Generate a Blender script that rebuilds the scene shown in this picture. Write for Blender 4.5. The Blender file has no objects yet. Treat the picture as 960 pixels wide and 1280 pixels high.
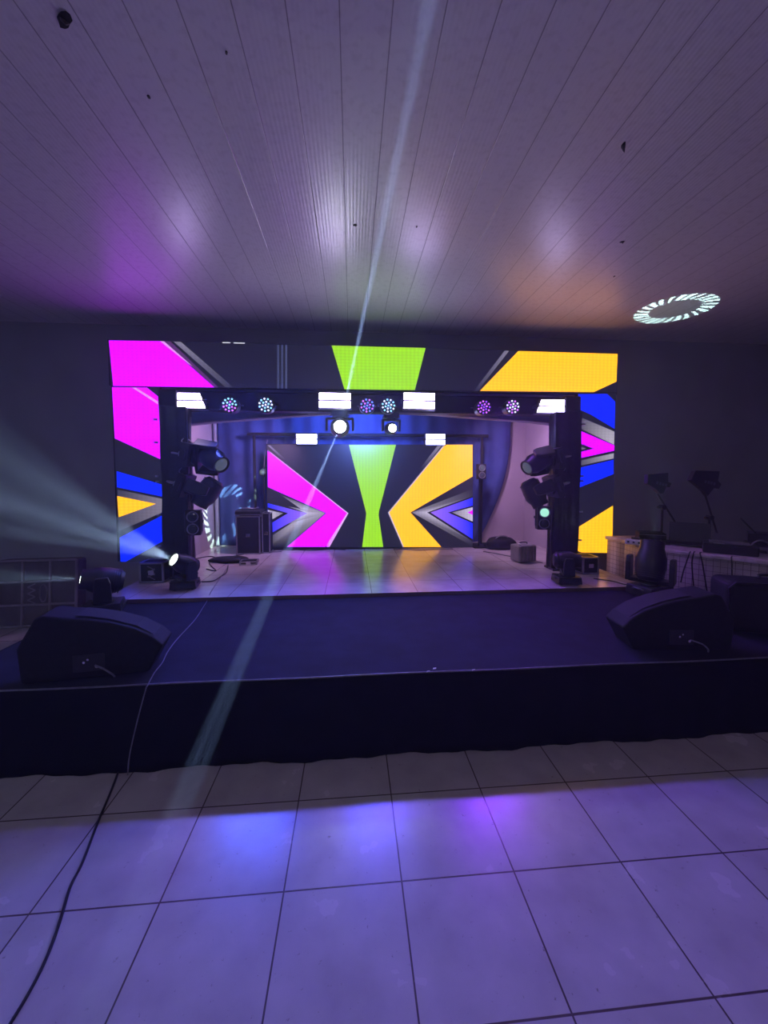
import bpy, bmesh, math, random
from mathutils import Vector, Matrix, Euler
random.seed(7)
PI = math.pi
S = bpy.context.scene
COL = S.collection

# ------------------------------------------------------------------ camera
F = 480.0; PITCH = math.radians(3.1); YAW = math.atan(40/480); EYE = 1.6; CYP = 619.0
cd = bpy.data.cameras.new('camera'); cam = bpy.data.objects.new('camera', cd); COL.objects.link(cam)
cam.location = (0, 0, EYE)
cam.rotation_euler = (PI/2 - PITCH, 0, -YAW)
cd.sensor_fit = 'VERTICAL'; cd.sensor_height = 36; cd.sensor_width = 27
cd.lens = F/1280*36; cd.shift_y = (CYP - 640)/1280; cd.clip_start = .05
S.camera = cam
# ------------------------------------------------------------------ world, exposure
w = bpy.data.worlds.new('world'); S.world = w; w.use_nodes = True
w.node_tree.nodes['Background'].inputs[0].default_value = (.01, .01, .015, 1)
w.node_tree.nodes['Background'].inputs[1].default_value = 1
S.view_settings.view_transform = 'Standard'; S.view_settings.look = 'None'
S.view_settings.exposure = 0; S.view_settings.gamma = 1
S.view_settings.use_curve_mapping = False
S.cycles.volume_bounces = 0
S.cycles.sample_clamp_indirect = 4
S.cycles.sample_clamp_direct = 0
# room lamp: a dim tube lamp behind the viewer
def area(name, loc, rot, sx, sy, power, color):
    l = bpy.data.lights.new(name, 'AREA'); l.shape = 'RECTANGLE'; l.size = sx; l.size_y = sy
    l.energy = power; l.color = color
    o = bpy.data.objects.new(name, l); COL.objects.link(o); o.location = loc; o.rotation_euler = rot
    return o
AMB = area('room_lamp', (0, -2.6, 3.2), (math.radians(15), 0, 0), 1.6, .4, 22, (1, .84, .72))
P_BAR = 26.0      # radiance of the white strobe strips
P_BEAM = 190000.0  # two narrow spots that draw the long streaks
P_PAR = 1.5       # multiplier of the par lamps
HAZE = .008

# ------------------------------------------------------------------ pixel -> place
fw = Vector((math.sin(YAW)*math.cos(PITCH), math.cos(YAW)*math.cos(PITCH), -math.sin(PITCH)))
rt = Vector((math.cos(YAW), -math.sin(YAW), 0))
upv = Vector((math.sin(YAW)*math.sin(PITCH), math.cos(YAW)*math.sin(PITCH), math.cos(PITCH)))
def ray(x, y): return fw + rt*((x-480)/F) - upv*((y-CYP)/F)
def aY(x, y, Y):
    d = ray(x, y); t = Y/d.y; return Vector((d.x*t, Y, EYE + d.z*t))
def aZ(x, y, Z):
    d = ray(x, y); t = (Z-EYE)/d.z; return Vector((d.x*t, d.y*t, Z))

# ------------------------------------------------------------------ materials
def mat(name, col, rough=.6, metal=0, emit=None, es=0, spec=.5):
    m = bpy.data.materials.new(name); m.use_nodes = True
    b = m.node_tree.nodes['Principled BSDF']
    b.inputs['Base Color'].default_value = (*col, 1); b.inputs['Roughness'].default_value = rough
    b.inputs['Metallic'].default_value = metal; b.inputs['Specular IOR Level'].default_value = spec
    if emit:
        b.inputs['Emission Color'].default_value = (*emit, 1); b.inputs['Emission Strength'].default_value = es
    return m
def N(m, t, **k):
    n = m.node_tree.nodes.new(t)
    for a, v in k.items(): setattr(n, a, v)
    return n
def L(m, a, b): m.node_tree.links.new(a, b)
def noisy(m, scale=8, amount=.25, bump=0, detail=4, bscale=None):
    """procedural variation of the base colour, optional bump"""
    b = m.node_tree.nodes['Principled BSDF']; c = tuple(b.inputs['Base Color'].default_value)
    tc = N(m, 'ShaderNodeTexCoord'); nz = N(m, 'ShaderNodeTexNoise'); nz.inputs['Scale'].default_value = scale
    nz.inputs['Detail'].default_value = detail
    L(m, tc.outputs['Object'], nz.inputs['Vector'])
    r = N(m, 'ShaderNodeValToRGB'); r.color_ramp.elements[0].position = .3; r.color_ramp.elements[1].position = .7
    r.color_ramp.elements[0].color = (*[x*(1-amount) for x in c[:3]], 1)
    r.color_ramp.elements[1].color = (*[min(1, x*(1+amount)) for x in c[:3]], 1)
    L(m, nz.outputs['Fac'], r.inputs[0]); L(m, r.outputs[0], b.inputs['Base Color'])
    if bump:
        n2 = N(m, 'ShaderNodeTexNoise'); n2.inputs['Scale'].default_value = bscale or scale*4
        L(m, tc.outputs['Object'], n2.inputs['Vector'])
        bp = N(m, 'ShaderNodeBump'); bp.inputs['Strength'].default_value = bump; bp.inputs['Distance'].default_value = .01
        L(m, n2.outputs['Fac'], bp.inputs['Height']); L(m, bp.outputs[0], b.inputs['Normal'])
    return m
M = {}
M['black'] = noisy(mat('black_plastic', (.012, .012, .016), .38), 20, .3)
M['black_matte'] = noisy(mat('black_paint', (.008, .008, .013), .7, spec=.25), 30, .3, .3, bscale=300)
M['fabric'] = noisy(mat('black_fabric', (.007, .007, .012), .62, spec=.3), 9, .35, .25, bscale=160)
M['vinyl'] = noisy(mat('black_vinyl', (.010, .010, .014), .28), 9, .3, .6, bscale=14)
M['carpet'] = noisy(mat('black_carpet', (.011, .0105, .028), .85, spec=.25), 6, .3, .5, bscale=220)
M['skirt'] = noisy(mat('black_skirt', (.004, .004, .010), .9, spec=.12), 6, .3, .3, bscale=120)
M['curtain'] = noisy(mat('navy_curtain', (.035, .06, .22), .8), 4, .2, .2, bscale=60)
M['pole'] = noisy(mat('pale_pole', (.35, .35, .42), .5), 10, .1)
M['alu'] = noisy(mat('aluminium', (.45, .45, .48), .35, .9), 15, .15)
M['steel'] = noisy(mat('dark_steel', (.09, .09, .10), .4, .8), 15, .2)
M['chrome'] = noisy(mat('chrome', (.8, .8, .85), .15, 1), 15, .1)
M['glass'] = mat('dark_lens', (.05, .06, .08), .06, .2)
M['grey'] = noisy(mat('grey_plastic', (.20, .19, .21), .5), 12, .2)
M['grille'] = noisy(mat('black_grille', (.02, .018, .024), .75, spec=.3), 200, .4, .3)
M['casebrown'] = noisy(mat('worn_case_panel', (.085, .062, .078), .6), 6, .3, .2)
M['caserib'] = noisy(mat('case_rib', (.22, .18, .21), .5), 10, .2)
M['white'] = noisy(mat('white_plastic', (.8, .8, .8), .4), 12, .05)
M['wall'] = noisy(mat('wall_paint', (.30, .31, .34), .85), 1.6, .10, .15, bscale=60)
M['lilac'] = noisy(mat('stage_wall_paint', (.42, .36, .40), .85), 2.2, .08, .1, bscale=60)
M['cable'] = noisy(mat('black_cable', (.012, .012, .018), .45), 30, .2)
M['cablegrey'] = noisy(mat('grey_cable', (.16, .15, .2), .45), 30, .2)
M['marble'] = noisy(mat('stone_slab', (.6, .52, .50), .35), 14, .25)
M['hole'] = noisy(mat('dark_void', (.01, .009, .012), 1), 20, .2)
M['flake'] = noisy(mat('peeled_board', (.10, .09, .10), .8), 60, .4)
M['orangecap'] = noisy(mat('dull_label', (.10, .10, .14), .5), 60, .4)

def tile_mat(name, base, grout, bw, rh, ox, oy, rough, mortar=.0035, uv=False, bumpd=.002, spots=True):
    m = mat(name, base, rough); b = m.node_tree.nodes['Principled BSDF']
    tc = N(m, 'ShaderNodeTexCoord'); mp = N(m, 'ShaderNodeMapping')
    mp.inputs['Location'].default_value = (-ox, -oy, 0)
    L(m, tc.outputs['UV' if uv else 'Object'], mp.inputs['Vector'])
    br = N(m, 'ShaderNodeTexBrick', offset=0, squash=1)
    br.inputs['Scale'].default_value = 1; br.inputs['Brick Width'].default_value = bw; br.inputs['Row Height'].default_value = rh
    br.inputs['Mortar Size'].default_value = mortar; br.inputs['Mortar Smooth'].default_value = .3; br.inputs['Bias'].default_value = 0
    br.inputs['Color1'].default_value = (*[c*.97 for c in base], 1); br.inputs['Color2'].default_value = (*[min(1, c*1.03) for c in base], 1)
    br.inputs['Mortar'].default_value = (*grout, 1)
    L(m, mp.outputs[0], br.inputs['Vector'])
    nz = N(m, 'ShaderNodeTexNoise'); nz.inputs['Scale'].default_value = 5; nz.inputs['Detail'].default_value = 6
    L(m, tc.outputs['Object'], nz.inputs['Vector'])
    mx = N(m, 'ShaderNodeMixRGB', blend_type='MULTIPLY'); mx.inputs[0].default_value = .5
    rp = N(m, 'ShaderNodeValToRGB'); rp.color_ramp.elements[0].color = (.62, .60, .60, 1); rp.color_ramp.elements[0].position = .3
    rp.color_ramp.elements[1].color = (1, 1, 1, 1); rp.color_ramp.elements[1].position = .65
    L(m, nz.outputs['Fac'], rp.inputs[0]); L(m, br.outputs['Color'], mx.inputs[1]); L(m, rp.outputs[0], mx.inputs[2])
    out = mx.outputs[0]
    if spots:   # small scuffs and specks of dirt
        n2 = N(m, 'ShaderNodeTexNoise'); n2.inputs['Scale'].default_value = 34; n2.inputs['Detail'].default_value = 5; n2.inputs['Roughness'].default_value = .75
        L(m, tc.outputs['Object'], n2.inputs['Vector'])
        r2 = N(m, 'ShaderNodeValToRGB'); r2.color_ramp.elements[0].position = .29; r2.color_ramp.elements[0].color = (.25, .22, .22, 1)
        r2.color_ramp.elements[1].position = .37; r2.color_ramp.elements[1].color = (1, 1, 1, 1)
        L(m, n2.outputs['Fac'], r2.inputs[0])
        m2 = N(m, 'ShaderNodeMixRGB', blend_type='MULTIPLY'); m2.inputs[0].default_value = .75
        L(m, out, m2.inputs[1]); L(m, r2.outputs[0], m2.inputs[2]); out = m2.outputs[0]
    L(m, out, b.inputs['Base Color']); b.inputs['Specular IOR Level'].default_value = .5
    sub = N(m, 'ShaderNodeMath', operation='SUBTRACT'); sub.inputs[0].default_value = 1; L(m, br.outputs['Fac'], sub.inputs[1])
    bp = N(m, 'ShaderNodeBump'); bp.inputs['Strength'].default_value = .6; bp.inputs['Distance'].default_value = bumpd
    L(m, sub.outputs[0], bp.inputs['Height']); L(m, bp.outputs[0], b.inputs['Normal'])
    rr = N(m, 'ShaderNodeMapRange'); rr.inputs['To Min'].default_value = rough*.8; rr.inputs['To Max'].default_value = rough*1.25
    L(m, nz.outputs['Fac'], rr.inputs['Value']); L(m, rr.outputs[0], b.inputs['Roughness'])
    return m
M['floor'] = tile_mat('floor_tiles', (.47, .44, .45), (.09, .065, .075), .456, .413, .188, 1.83, .25)
M['stagefloor'] = tile_mat('stage_tiles', (.55, .50, .50), (.16, .11, .11), .456, .413, .188, 3.69, .23, .003, spots=False)
M['countertile'] = tile_mat('counter_tiles', (.62, .56, .54), (.16, .12, .13), .052, .052, 0, 0, .3, .0022, uv=True, spots=False)

# ceiling of grooved plastic boards
m = mat('ceiling_boards', (.68, .66, .68), .31, spec=.7); M['ceiling'] = m; b = m.node_tree.nodes['Principled BSDF']
tc = N(m, 'ShaderNodeTexCoord'); sx = N(m, 'ShaderNodeSeparateXYZ'); L(m, tc.outputs['Object'], sx.inputs[0])
def mth(op, a=None, b_=None, va=None, vb=None):
    n = N(m, 'ShaderNodeMath', operation=op)
    if a: L(m, a, n.inputs[0])
    if b_: L(m, b_, n.inputs[1])
    if va is not None: n.inputs[0].default_value = va
    if vb is not None: n.inputs[1].default_value = vb
    return n.outputs[0]
xs = mth('DIVIDE', mth('ADD', sx.outputs[0], vb=.447 + 20.35), vb=.2035)
fr = mth('FRACT', xs); dist = mth('ABSOLUTE', mth('SUBTRACT', fr, vb=.5))     # .5 at a joint
joint = N(m, 'ShaderNodeMapRange'); joint.inputs['From Min'].default_value = .482; joint.inputs['From Max'].default_value = .5; L(m, dist, joint.inputs['Value'])
rib = mth('SINE', mth('MULTIPLY', fr, vb=2*PI*9))
hgt = mth('SUBTRACT', mth('MULTIPLY', rib, vb=.10), joint.outputs[0])
bp = N(m, 'ShaderNodeBump'); bp.inputs['Strength'].default_value = .5; bp.inputs['Distance'].default_value = .004
L(m, hgt, bp.inputs['Height']); L(m, bp.outputs[0], b.inputs['Normal'])
cr = N(m, 'ShaderNodeValToRGB'); cr.color_ramp.elements[0].color = (.68, .66, .68, 1); cr.color_ramp.elements[1].color = (.20, .18, .20, 1)
L(m, joint.outputs[0], cr.inputs[0])
nz = N(m, 'ShaderNodeTexNoise'); nz.inputs['Scale'].default_value = 26; nz.inputs['Detail'].default_value = 6; L(m, tc.outputs['Object'], nz.inputs['Vector'])
r2 = N(m, 'ShaderNodeValToRGB'); r2.color_ramp.elements[0].position = .33; r2.color_ramp.elements[0].color = (.72, .7, .7, 1); r2.color_ramp.elements[1].position = .5
L(m, nz.outputs['Fac'], r2.inputs[0])
mx = N(m, 'ShaderNodeMixRGB', blend_type='MULTIPLY'); mx.inputs[0].default_value = .35; L(m, cr.outputs[0], mx.inputs[1]); L(m, r2.outputs[0], mx.inputs[2])
L(m, mx.outputs[0], b.inputs['Base Color'])

# LED screens: the picture is a colour attribute on the display mesh, times a faint pixel grid
m = bpy.data.materials.new('led_picture'); m.use_nodes = True; M['led'] = m
b = m.node_tree.nodes['Principled BSDF']; b.inputs['Base Color'].default_value = (.01, .01, .012, 1); b.inputs['Roughness'].default_value = .5
at = N(m, 'ShaderNodeAttribute', attribute_name='pic')
tc = N(m, 'ShaderNodeTexCoord'); wv = N(m, 'ShaderNodeTexWave', bands_direction='X'); wv.inputs['Scale'].default_value = 6.5; wv.inputs['Distortion'].default_value = .6
L(m, tc.outputs['Object'], wv.inputs['Vector'])
wz = N(m, 'ShaderNodeTexWave', bands_direction='Z'); wz.inputs['Scale'].default_value = 9; wz.inputs['Distortion'].default_value = .8; L(m, tc.outputs['Object'], wz.inputs['Vector'])
ad = N(m, 'ShaderNodeMath', operation='ADD'); L(m, wv.outputs['Fac'], ad.inputs[0]); L(m, wz.outputs['Fac'], ad.inputs[1])
mr = N(m, 'ShaderNodeMapRange'); mr.inputs['From Max'].default_value = 2; mr.inputs['To Min'].default_value = .90; mr.inputs['To Max'].default_value = 1.08
L(m, ad.outputs[0], mr.inputs['Value'])
L(m, at.outputs['Color'], b.inputs['Emission Color']); L(m, mr.outputs[0], b.inputs['Emission Strength'])

def emis(name, col, s): return mat(name, (.02, .02, .02), .4, emit=col, es=s)
M['strip'] = emis('white_led_strip', (.64, .50, 1.0), P_BAR)
M['strip_back'] = emis('white_led_strip_back', (.42, .42, 1.0), P_BAR*.6)

# ------------------------------------------------------------------ mesh helpers
class MB:
    def __init__(s, T=None): s.bm = bmesh.new(); s.T = T or Matrix.Identity(4)
    def v(s, p): return s.bm.verts.new(s.T @ Vector(p))
    def f(s, vs):
        try: return s.bm.faces.new(vs)
        except ValueError: return None
    def box(s, c, d, rot=None, taper=1.0):
        R = rot or Matrix.Identity(3); c = Vector(c); vs = []
        for z in (-1, 1):
            k = taper if z > 0 else 1
            for (x, y) in ((-1, -1), (1, -1), (1, 1), (-1, 1)):
                vs.append(s.v(c + R @ Vector((x*d[0]/2*k, y*d[1]/2*k, z*d[2]/2))))
        for q in ((0, 3, 2, 1), (4, 5, 6, 7), (0, 1, 5, 4), (1, 2, 6, 5), (2, 3, 7, 6), (3, 0, 4, 7)): s.f([vs[i] for i in q])
        return s
    def lathe(s, prof, o=(0, 0, 0), d=(0, 0, 1), n=24):
        """prof: list of (distance along d, radius)"""
        o = Vector(o); d = Vector(d).normalized(); q = d.to_track_quat('Z', 'Y').to_matrix(); rings = []
        for (h, r) in prof:
            if r < 1e-5: rings.append([s.v(o + d*h)])
            else: rings.append([s.v(o + d*h + q @ Vector((r*math.cos(2*PI*i/n), r*math.sin(2*PI*i/n), 0))) for i in range(n)])
        for a, b_ in zip(rings, rings[1:]):
            for i in range(n):
                j = (i+1) % n
                if len(a) == 1 and len(b_) == 1: continue
                if len(a) == 1: s.f([a[0], b_[i], b_[j]])
                elif len(b_) == 1: s.f([a[i], b_[0], a[j]])
                else: s.f([a[i], a[j], b_[j], b_[i]])
        for R_, first in ((rings[0], True), (rings[-1], False)):
            if len(R_) > 1: s.f(R_[::-1] if first else R_)
        return s
    def cyl(s, a, b_, r, r2=None, n=12):
        a = Vector(a); b_ = Vector(b_); d = b_-a
        return s.lathe([(0, r), (d.length, r if r2 is None else r2)], a, d, n)
    def tube(s, pts, r, n=8, closed=False):
        pts = [Vector(p) for p in pts]; rings = []; K = len(pts)
        for i, p in enumerate(pts):
            if closed: t = pts[(i+1) % K]-pts[i-1]
            else: t = pts[min(i+1, K-1)]-pts[max(i-1, 0)]
            q = t.normalized().to_track_quat('Z', 'Y').to_matrix()
            rings.append([s.v(p + q @ Vector((r*math.cos(2*PI*k/n), r*math.sin(2*PI*k/n), 0))) for k in range(n)])
        prs = list(zip(rings, rings[1:])) + ([(rings[-1], rings[0])] if closed else [])
        for a, b_ in prs:
            for k in range(n): s.f([a[k], a[(k+1) % n], b_[(k+1) % n], b_[k]])
        if not closed: s.f(rings[0][::-1]); s.f(rings[-1])
        return s
    def prism(s, poly, fn, t0, t1):
        """poly: 2D points; fn(u,v,t) -> 3D point; extruded from t0 to t1"""
        a = [s.v(fn(u, v_, t0)) for u, v_ in poly]; b_ = [s.v(fn(u, v_, t1)) for u, v_ in poly]; n = len(poly)
        s.f(a[::-1]); s.f(b_)
        for i in range(n): s.f([a[i], a[(i+1) % n], b_[(i+1) % n], b_[i]])
        return s
    def build(s, name, m_, parent=None, bevel=0, smooth=False, seg=2):
        bmesh.ops.recalc_face_normals(s.bm, faces=s.bm.faces[:])
        me = bpy.data.meshes.new(name); s.bm.to_mesh(me); s.bm.free()
        if smooth:
            for p in me.polygons: p.use_smooth = True
            me.set_sharp_from_angle(angle=math.radians(35))
        o = bpy.data.objects.new(name, me); COL.objects.link(o)
        me.materials.append(m_ if not isinstance(m_, str) else M[m_])
        if parent: o.parent = parent
        if bevel:
            bv = o.modifiers.new('bevel', 'BEVEL'); bv.width = bevel; bv.segments = seg; bv.limit_method = 'ANGLE'
        return o
def tag(o, label=None, cat=None, group=None, kind=None):
    if label: o['label'] = label
    if cat: o['category'] = cat
    if group: o['group'] = group
    if kind: o['kind'] = kind
    return o
def thing(name, label, cat, loc=(0, 0, 0), rot=(0, 0, 0), group=None):
    o = bpy.data.objects.new(name, None); COL.objects.link(o); o.location = loc
    o.rotation_euler = rot if not isinstance(rot, Matrix) else rot.to_euler()
    o.empty_display_size = .1
    return tag(o, label, cat, group)
def smoothpts(pts, n=6):
    pts = [Vector(p) for p in pts]; out = []
    P = [pts[0]*2-pts[1]] + pts + [pts[-1]*2-pts[-2]]
    for i in range(1, len(P)-2):
        for k in range(n):
            t = k/n; a, b_, c, d = P[i-1], P[i], P[i+1], P[i+2]
            out.append(.5*((2*b_)+(-a+c)*t+(2*a-5*b_+4*c-d)*t*t+(-a+3*b_-3*c+d)*t**3))
    return out + [pts[-1]]
def cable(name, pts, r, m_, label, group=None, n=6):
    o = MB().tube(smoothpts(pts, n), r, 6).build(name, m_, smooth=True)
    return tag(o, label, 'cable', group)
def spot(name, parent, loc, d, power, color, angle, blend=.2, radius=.02):
    l = bpy.data.lights.new(name, 'SPOT'); l.energy = power; l.color = color; l.spot_size = math.radians(angle)
    l.spot_blend = blend; l.shadow_soft_size = radius
    o = bpy.data.objects.new(name, l); COL.objects.link(o); o.location = loc
    o.rotation_euler = Vector(d).normalized().to_track_quat('-Z', 'Y').to_euler()
    if parent: o.parent = parent
    return o
def gobo(o, kind, half):
    """a pattern wheel inside the lamp: strength by direction in the beam"""
    l = o.data; l.use_nodes = True; nt = l.node_tree; em = nt.nodes['Emission']
    tc = nt.nodes.new('ShaderNodeTexCoord'); sp = nt.nodes.new('ShaderNodeSeparateXYZ'); nt.links.new(tc.outputs['Normal'], sp.inputs[0])
    def mt(op, a, b_=None):
        n = nt.nodes.new('ShaderNodeMath'); n.operation = op
        for i, v in enumerate((a, b_)):
            if v is None: continue
            if isinstance(v, (int, float)): n.inputs[i].default_value = v
            else: nt.links.new(v, n.inputs[i])
        return n.outputs[0]
    T = math.tan(math.radians(half))
    x = mt('DIVIDE', mt('DIVIDE', sp.outputs[0], mt('ABSOLUTE', sp.outputs[2])), T)
    y = mt('DIVIDE', mt('DIVIDE', sp.outputs[1], mt('ABSOLUTE', sp.outputs[2])), T)
    r = mt('SQRT', mt('ADD', mt('MULTIPLY', x, x), mt('MULTIPLY', y, y)))
    th = mt('ARCTAN2', y, x)
    if kind == 'ring':
        tw = mt('ADD', mt('MULTIPLY', th, 24), mt('MULTIPLY', r, 11))
        k = mt('GREATER_THAN', mt('ADD', mt('SINE', tw), mt('MULTIPLY', mt('SINE', mt('MULTIPLY', th, 7)), .45)), -.15)
        k = mt('MULTIPLY', k, mt('MULTIPLY', mt('GREATER_THAN', r, .60), mt('LESS_THAN', r, .96)))
        k = mt('ADD', k, mt('MULTIPLY', mt('LESS_THAN', r, .96), .05))
    elif kind == 'rays':
        a = mt('SINE', mt('ADD', mt('MULTIPLY', th, 5), mt('MULTIPLY', r, 4)))
        c = mt('SINE', mt('ADD', mt('MULTIPLY', x, 15), mt('MULTIPLY', y, 11)))
        k = mt('GREATER_THAN', mt('ADD', a, c), .1)
    elif kind == 'comb':
        c = mt('SINE', mt('ADD', mt('MULTIPLY', x, 11), .4))
        k = mt('MULTIPLY', mt('GREATER_THAN', c, .25), 2.2)
    nt.links.new(k, em.inputs['Strength'])

# ================================================================== THE SETTING
YW, YN = 4.92, 6.50          # wall with the arch, back wall of the stage niche
ZC, ZS = 3.38, .44
ZP, YP = .40, 2.24      # top and front edge of the black platform, a little lower than the tiles
XL, XR, YB = -6.0, 7.0, -4.0
def struct(o): o['kind'] = 'structure'; return o
struct(MB().box(((XL+XR)/2, (YB+YN)/2, -.05), (XR-XL+.4, YN-YB+.4, .1)).build('floor', 'floor'))
struct(MB().box(((XL+XR)/2, (YB+YW)/2+.1, ZC+.05), (XR-XL+.4, YW-YB+.5, .1)).build('ceiling', 'ceiling'))
struct(MB().box((XL-.1, (YB+YW)/2, ZC/2), (.2, YW-YB+.2, ZC)).build('wall_left', 'wall'))
struct(MB().box((XR+.1, (YB+YW)/2, ZC/2), (.2, YW-YB+.2, ZC)).build('wall_right', 'wall'))
struct(MB().box(((XL+XR)/2, YB-.1, ZC/2), (XR-XL+.4, .2, ZC)).build('wall_rear', 'wall'))
# back wall with arched stage opening
NL, NR = -2.22, 3.02
arch = [(NL, 2.19), (-1.71, 2.25), (-1.085, 2.305), (-.396, 2.362), (.2, 2.398), (1.03, 2.381), (1.663, 2.338), (2.31, 2.304), (NR, 2.24)]
mb = MB(); fn = lambda u, v, t: (u, t, v)
mb.prism([(XL, 0), (NL, 0), (NL, ZC), (XL, ZC)], fn, YW, YW+.18)
mb.prism([(NR, 0), (XR, 0), (XR, ZC), (NR, ZC)], fn, YW, YW+.18)
for a, b_ in zip(arch, arch[1:]): mb.prism([a, b_, (b_[0], ZC), (a[0], ZC)], fn, YW, YW+.18)
struct(mb.build('wall_back', 'wall'))
mb = MB().tube([(x, YW-.006, z) for x, z in arch], .012, 6); struct(mb.build('trim_1', 'lilac', smooth=True))
struct(MB().box((NL-.1, (YW+.18+YN)/2, 1.45), (.2, YN-YW-.18, 2.9)).build('wall_stage_left', 'lilac'))
struct(MB().box((NR+.1, (YW+.18+YN)/2, 1.45), (.2, YN-YW-.18, 2.9)).build('wall_stage_right', 'lilac'))
struct(MB().box(((NL+NR)/2, YN+.1, 1.45), (NR-NL+.4, .2, 2.9)).build('wall_stage_back', 'lilac'))
struct(MB().box(((NL+NR)/2, (YW+.18+YN)/2, 2.95), (NR-NL+.4, YN-YW+.02, .1)).build('ceiling_stage', 'lilac'))
# tiled stage
mb = MB(); fl = lambda u, v, t: (u, v, t)
mb.prism([(-2.33, 3.69), (3.03, 3.69), (3.03, YW), (NR, YW), (NR, YN), (NL, YN), (NL, YW), (-2.33, YW)], fl, .0, ZS)
struct(mb.build('floor_stage', 'stagefloor'))

# haze
hm = bpy.data.materials.new('haze'); hm.use_nodes = True; nt = hm.node_tree; nt.nodes.clear()
out = nt.nodes.new('ShaderNodeOutputMaterial'); vs = nt.nodes.new('ShaderNodeVolumeScatter')
vs.inputs['Color'].default_value = (.9, .93, 1, 1); vs.inputs['Density'].default_value = HAZE; vs.inputs['Anisotropy'].default_value = .35
nt.links.new(vs.outputs[0], out.inputs['Volume'])
hz = MB().box(((XL+XR)/2, (YB+YN)/2, ZC/2), (XR-XL-.02, YN-YB-.02, ZC-.01)).build('stage_haze', hm)
tag(hz, 'thin stage haze hanging through the whole hall', 'haze', kind='stuff')

# ================================================================== PLATFORM
pf = thing('stage_platform', 'low black carpeted platform in front of the tiled stage, with a black cloth skirt', 'stage', (.6, 2.9, 0))
mb = MB(Matrix.Translation((-.6, -2.9, 0)))
poly = [(-2.37, YP+.007), (3.5, YP+.007), (3.5, 3.06), (3.06, 3.68), (-2.37, 3.68)]
mb.prism(poly, fl, .05, ZP-.004); mb.build('deck', 'black_matte', pf)
mb = MB(Matrix.Translation((-.6, -2.9, 0)))
mb.prism([(-2.375, YP), (3.505, YP), (3.505, 3.06), (3.06, 3.688), (-2.375, 3.688)], fl, ZP-.002, ZP+.004)
mb.build('carpet', 'carpet', pf)
mb = MB(Matrix.Translation((-.6, -2.9, 0)))        # skirt, gently folded, touching the floor
LEAN = .135     # the cloth spreads out toward the floor
def skirt(x0, y0, x1, y1, n, nx, ny):
    rows = []
    for k in range(9):
        z = ZP+.003 - (ZP-.001)*k/8; row = []
        for i in range(n+1):
            t = i/n; s_ = (k/8)
            wob = (.012*math.sin(t*n*.21+1)+.008*math.sin(t*n*.55)+.005*math.sin(t*n*1.3+k*.4))*(.15+s_)
            lean = LEAN*s_*(1 if ny else t); row.append(mb.v((x0+(x1-x0)*t+nx*(.012+wob), y0+(y1-y0)*t+ny*(.012+wob*.7)-lean, z)))
        rows.append(row)
    for a, b_ in zip(rows, rows[1:]):
        for i in range(n): mb.f([a[i], a[i+1], b_[i+1], b_[i]])
skirt(-2.38, YP-.004, 3.51, YP-.004, 170, 0, -1); skirt(-2.378, 3.68, -2.378, YP-.004, 40, -1, 0)
sk = mb.build('skirt', 'skirt', pf, smooth=True)
sd = sk.modifiers.new('cloth', 'SOLIDIFY'); sd.thickness = .003
MB(Matrix.Translation((-.6, -2.9, 0))).tube(smoothpts([(x, YP-.012+.004*math.sin(x*5), ZP+.006) for x in [-2.37+i*.3 for i in range(20)]], 3), .005, 6).build('seam', 'cablegrey', pf, smooth=True)

# ================================================================== LED SCREENS
K = lambda c: tuple(((x/255)/12.92 if x/255 <= .04045 else ((x/255+.055)/1.055)**2.4) for x in c)
MAG = (.98, .0, 2.1); YEL = (1.6, .68, .008); GRN = (.36, .84, .004); BLU = (0, .022, 1.3)
DARK = (.010, .010, .022); GREY = (.22, .19, .27); LGREY = (.55, .50, .62); EDGE = (.85, .35, 1.0)
def display(name, parent, quad, polys, Y, dom=None):
    """quad: picture corners in px at plane Y; polys: (points, colour or colours per corner)"""
    inv = parent.matrix_basis.inverted()
    bm = bmesh.new(); layer = []
    col = bm.loops.layers.float_color.new('pic')
    for i, (pts, cs) in enumerate([(quad, DARK)] + polys):
        y = Y - .0012*i if i < 1 else Y - .0012 - .0004*i
        vs = [bm.verts.new(inv @ aY(px, py, y)) for px, py in pts]
        f = bm.faces.new(vs)
        if f.normal.y > 0 or True:
            f.normal_update()
            if f.normal.y > 0: f.normal_flip()
        for lp in f.loops:
            k = vs.index(lp.vert); c = cs[k] if isinstance(cs, list) else cs
            lp[col] = (*c, 1)
    me = bpy.data.meshes.new(name); bm.to_mesh(me); bm.free(); me.materials.append(M['led'])
    o = bpy.data.objects.new(name, me); COL.objects.link(o); o.parent = parent
    return o
YF = 4.6
arc = thing('led_wall_arch', 'goalpost-shaped LED video wall framing the stage opening, magenta at left and yellow at right', 'LED screen', (.31, YF, .6))
inv = Matrix.Translation((-.31, -YF, -.6))
bl, br_ = aY(134, 424, YF), aY(773, 442, YF)
hb = aY(450, 487.5, YF).z
xi0, xi1 = aY(200, 560, YF).x, aY(721, 560, YF).x
x0, x1, zt = bl.x, br_.x, bl.z
def cabinet(a, b_, z0, z1, nm, nx, nz):
    mb = MB(inv); mb.box(((a+b_)/2, YF+.045, (z0+z1)/2), (b_-a, .085, z1-z0))
    for i in range(nx):        # back handles of each cabinet
        for k in range(nz):
            cx = a+(b_-a)*(i+.5)/nx; cz = z0+(z1-z0)*(k+.5)/nz
            mb.box((cx, YF+.095, cz), (.3, .02, .3)); mb.box((cx, YF+.11, cz), (.12, .03, .02))
    o = mb.build(nm, 'black_matte', arc, bevel=.003); return o
c0 = cabinet(x0, x1, hb, zt, 'header_cabinet', 12, 1)
c1 = cabinet(x0+.02, xi0, .6, hb-.003, 'leg_cabinet', 1, 4)
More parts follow.
